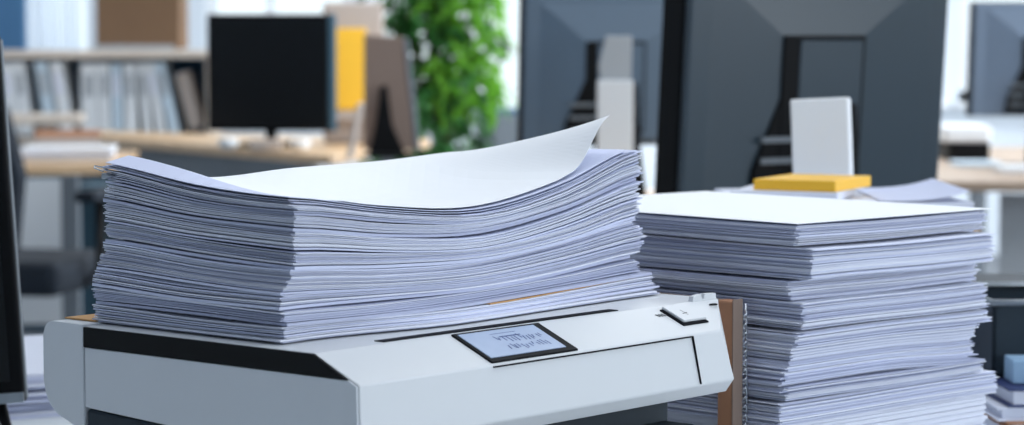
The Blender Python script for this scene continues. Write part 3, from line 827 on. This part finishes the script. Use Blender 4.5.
# ------------------------------------------------------------------ office chair at left
CY = 6.5
CH = empty('office_chair', (X(6, CY), CY, 0), math.radians(-12), 'dark office chair with armrest at the left behind the foreground desk', 'chair')
bobj('seat', -.23, .23, -.22, .24, .44, .53, M['chair'], CH, .03)
bm = bmesh.new()
prism(bm, [(-.17, 0), (.17, 0), (.20, .20), (.16, .38), (-.16, .38), (-.20, .20)], -.03, .03, 'y', .012)
bmesh.ops.transform(bm, matrix=Matrix.Translation((-.03, -.26, .56)) @ Matrix.Rotation(math.radians(6), 4, 'X'), verts=bm.verts)
from_bm('backrest', bm, M['chair'], CH)
for s in (-1, 1):
    bm = bmesh.new(); tube(bm, [(s * .22, -.02, .46), (s * .27, -.02, .5), (s * .27, -.02, .68)], .014, 8); ar = from_bm('armrest', bm, M['monblack'], CH, True)
    bobj('arm_pad', s * .27 - .03, s * .27 + .03, -.13, .12, .68, .71, M['chair'], ar, .01)
bm = bmesh.new(); tube(bm, [(0, 0, .08), (0, 0, .44)], .025, 12); from_bm('gas_column', bm, M['silver'], CH, True)
for k in range(5):
    t = k * 2 * math.pi / 5
    bm = bmesh.new(); tube(bm, [(0, 0, .09), (.28 * math.cos(t), .28 * math.sin(t), .06)], [.022, .014], 8); lg = from_bm('leg', bm, M['monblack'], CH, True)
    bm = bmesh.new(); bmesh.ops.create_uvsphere(bm, u_segments=12, v_segments=8, radius=.028)
    bmesh.ops.translate(bm, verts=bm.verts, vec=(.28 * math.cos(t), .28 * math.sin(t), .0285)); from_bm('caster', bm, M['monblack'], lg, True)
# teal cabinet under the left part
CB = empty('storage_cabinet', (X(96, 8.05), 8.05, 0), 0, 'dark teal cabinet under the rear left desk', 'cabinet')
bobj('body', -.08, .16, 0, .3, 0, .62, M['teal'], CB, .006)
bobj('door', -.075, .155, -.012, 0, .03, .6, M['teal'], CB, .004)
CB2 = empty('storage_cabinet', (X(60, 9.2), 9.2, 0), 0, 'dark cabinet with one white door at far left seen beyond the dark chair', 'cabinet')
bobj('body', -.18, .2, 0, .3, 0, .6, M['teal'], CB2, .006)
bobj('door', -.17, .005, -.012, 0, .03, .58, M['white'], CB2, .004); bobj('door', .01, .19, -.012, 0, .03, .58, M['greypanel'], CB2, .004)

# ------------------------------------------------------------------ rear left monitor, things round it
RY = 8.3
x0, x1 = X(208, RY), X(331, RY); w_ = x1 - x0
zt_ = at_y(270, 14, RY).z; zb_ = at_y(270, 131, RY).z
RM = empty('computer_monitor', ((x0 + x1) / 2, RY, DESK), math.radians(-4), 'black screened monitor facing us on the rear left desk', 'monitor')
bobj('bezel', -w_ / 2, w_ / 2, -.02, .03, zb_ - DESK, zt_ - DESK, M['monblack'], RM, .006)
bobj('screen', -w_ / 2 + .012, w_ / 2 - .012, -.022, -.0195, zb_ - DESK + .012, zt_ - DESK - .012, M['screen'], RM)
bobj('bezel_trim', w_ / 2 - .004, w_ / 2 + .018, -.018, .03, zb_ - DESK, zt_ - DESK, M['teal'], RM, .003)
bm = bmesh.new(); tube(bm, [(0, .035, .01), (0, .035, zb_ - DESK + .1)], .02, 10); from_bm('neck', bm, M['monblack'], RM, True)
bobj('foot', -.10, .10, -.07, .09, 0, .012, M['monblack'], RM, .004)
for k, (px, lab) in enumerate([(228, 'crumpled white paper cup at the left foot of the rear left monitor'), (303, 'crumpled white paper cup at the right foot of the rear left monitor')]):
    p = Vector((X(px, RY - .16), RY - .16 + (0 if k == 0 else -.1), DESK))
    bm = bmesh.new(); lathe(bm, [(.022, 0), (.032, .012), (.034, .03), (.03, .034)], 16)
    o = from_bm('paper_cup', bm, M['white'], None, True); o.location = p; tag(o, lab, 'cup')
o = bobj('tissue_box', -.05, .05, -.04, .04, 0, .035, M['beige'], None, .004); o.location = (X(266, RY - .26), RY - .26, DESK); tag(o, 'beige box in front of the rear left monitor', 'box')
# yellow folder standing and grey-brown monitor turned away
YY = 8.5
o = bobj('document_folder', X(331, YY), X(366, YY), YY, YY + .03, at_y(350, 110, YY).z, at_y(350, 28, YY).z, M['yellow'], None, .003)
tag(o, 'yellow folder held in the upright holder beside the rear left monitor', 'folder')
HB = empty('folder_holder', (X(352, YY + .06), YY + .06, DESK), 0, 'beige upright holder behind the yellow folder', 'holder')
bobj('back_plate', -.10, .11, .0, .02, .0, at_y(350, 2, YY).z - DESK, M['beige'], HB, .01)
bobj('ledge', -.08, .07, -.065, 0, at_y(350, 112, YY).z - DESK - .03, at_y(350, 112, YY).z - DESK + .002, M['beige'], HB, .004)
GY = 7.6
GM = empty('computer_monitor', (X(388, GY), GY, DESK), 0, 'grey brown monitor seen from behind beside the plant', 'monitor')
zt_ = at_y(388, 34, GY).z - DESK
bm = bmesh.new(); prism(bm, [(-.075, .02), (-.072, zt_), (.05, zt_ - .012), (.085, .02)], -.02, .02, 'y', .004); from_bm('back_shell', bm, M['taupe'], GM)
bm = bmesh.new(); prism(bm, [(.086, .02), (.051, zt_ - .012), (.062, zt_ - .014), (.10, .02)], -.022, .022, 'y', .002); from_bm('bezel', bm, M['greypanel'], GM)
bm = bmesh.new(); prism(bm, [(-.06, .0), (-.03, .11), (-.02, .22), (.0, .22), (.01, .1), (.06, .0)], -.05, -.022, 'y', .004); from_bm('neck', bm, M['monblack'], GM)
bobj('foot', -.07, .08, -.1, .06, 0, .012, M['monblack'], GM, .004)
o = bobj('file_folder', 0, .012, -.1, .1, 0, .17, M['beige'], None, .002); o.matrix_world = Matrix.Translation((X(348, GY - .1), GY - .12, DESK + .002)) @ Matrix.Rotation(math.radians(12), 4, 'Y')
tag(o, 'thin beige folder leaning against the grey brown monitor', 'folder')

# ------------------------------------------------------------------ plant before the window
PY = 9.9
PL = empty('potted_plant', (X(432, PY), PY, 0), 0, 'leafy green plant in a pale pot before the window', 'plant')
bm = bmesh.new(); lathe(bm, [(.11, 0), (.15, .15), (.17, .55), (.18, .6), (.16, .6), (.15, .55)], 24); from_bm('pot', bm, M['pot'], PL, True)
bm = bmesh.new()
for k in range(9):
    t = k * .7; tube(bm, [(.05 * math.cos(t), .05 * math.sin(t), .54), (.09 * math.cos(t), .09 * math.sin(t), .9), (.24 * math.cos(t), .16 * math.sin(t), 1.5)], [.012, .009, .004], 6)
from_bm('stem', bm, M['stem'], PL, True)
def leaves(n, m, f):
    bm = bmesh.new()
    for _ in range(n):
        p, L_ = f(); d = Vector((G(0, 1), G(0, 1), G(-.2, .7))).normalized(); up = Vector((G(0, .4), G(0, .4), 1)).normalized()
        s = d.cross(up).normalized() * L_ * .22; nrm = s.cross(d).normalized() * L_ * .08
        a_ = bm.verts.new(p); b1 = bm.verts.new(p + d * L_ * .4 + s + nrm); b2 = bm.verts.new(p + d * L_ * .4 - s + nrm); b3 = bm.verts.new(p + d * L_ * .45)
        c1 = bm.verts.new(p + d * L_ - Vector((0, 0, L_ * .25)))
        bm.faces.new((a_, b1, b3)); bm.faces.new((a_, b3, b2)); bm.faces.new((b1, c1, b3)); bm.faces.new((b3, c1, b2))
    o = from_bm('foliage', bm, m, PL); return o
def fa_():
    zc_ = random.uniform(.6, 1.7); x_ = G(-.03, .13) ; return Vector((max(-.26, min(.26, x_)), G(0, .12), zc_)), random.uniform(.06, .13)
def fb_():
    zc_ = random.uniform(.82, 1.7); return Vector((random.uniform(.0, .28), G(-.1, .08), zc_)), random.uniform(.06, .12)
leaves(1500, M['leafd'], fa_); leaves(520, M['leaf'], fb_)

# dark blue-grey cabinet under the window right of the plant
CB3 = empty('storage_cabinet', (X(515, 10.7), 10.7, 0), 0, 'low slate blue cabinet under the window right of the plant', 'cabinet')
zq = at_y(500, 110, 10.7).z
bobj('body', -.16, .3, 0, .4, 0, zq, M['teal'], CB3, .006); bobj('door', -.15, .29, -.012, 0, .04, zq - .02, M['greypanel'], CB3, .004)

# ------------------------------------------------------------------ white docking post before second monitor
DY = 4.95
DP = empty('display_stand', (X(615, DY), DY, DESK), 0, 'white two piece upright stand before the second monitor', 'stand')
za, zb2, zc2 = at_y(615, 160, DY).z - DESK, at_y(615, 80, DY).z - DESK, at_y(615, 36, DY).z - DESK
bobj('column', -.036, .036, -.015, .015, .01, zb2, M['white'], DP, .003)
bm = bmesh.new(); prism(bm, [(-.030, zb2 + .001), (-.034, zb2 + .03), (-.018, zc2 - .01), (-.02, zc2), (.034, zc2), (.032, zb2 + .001)], -.008, .008, 'y', .002); from_bm('head', bm, M['palegrey'], DP)
bobj('foot', -.07, .07, -.06, .06, 0, .01, M['white'], DP, .003)

# things on the desk of the right monitor
o = bobj('file_folder', 0, .14, 0, .2, 0, .05, M['white'], None, .01); o.location = (X(945, 7.3), 7.3, DESK + .055); tag(o, 'white pad on the dark box between the large monitor and right edge monitor', 'pad')
o = bobj('storage_box', 0, .12, 0, .2, 0, .053, M['monblack'], None, .004); o.location = (X(950, 7.3), 7.3, DESK + .0005); tag(o, 'small black box under a white pad on the right rear desk', 'box')
o = bobj('computer_keyboard', 0, .2, 0, .1, 0, .02, M['white'], None, .004); o.location = (X(1002, 6.6), 6.6, DESK + .0005); tag(o, 'pale keyboard on the right rear desk', 'keyboard')
o = bobj('paper_pad', 0, .13, 0, .14, 0, .012, M['lightblue'], None, .002); o.location = (X(955, 7.0), 6.95, DESK + .0005); tag(o, 'pale blue pad on the right rear desk before the black box', 'pad')
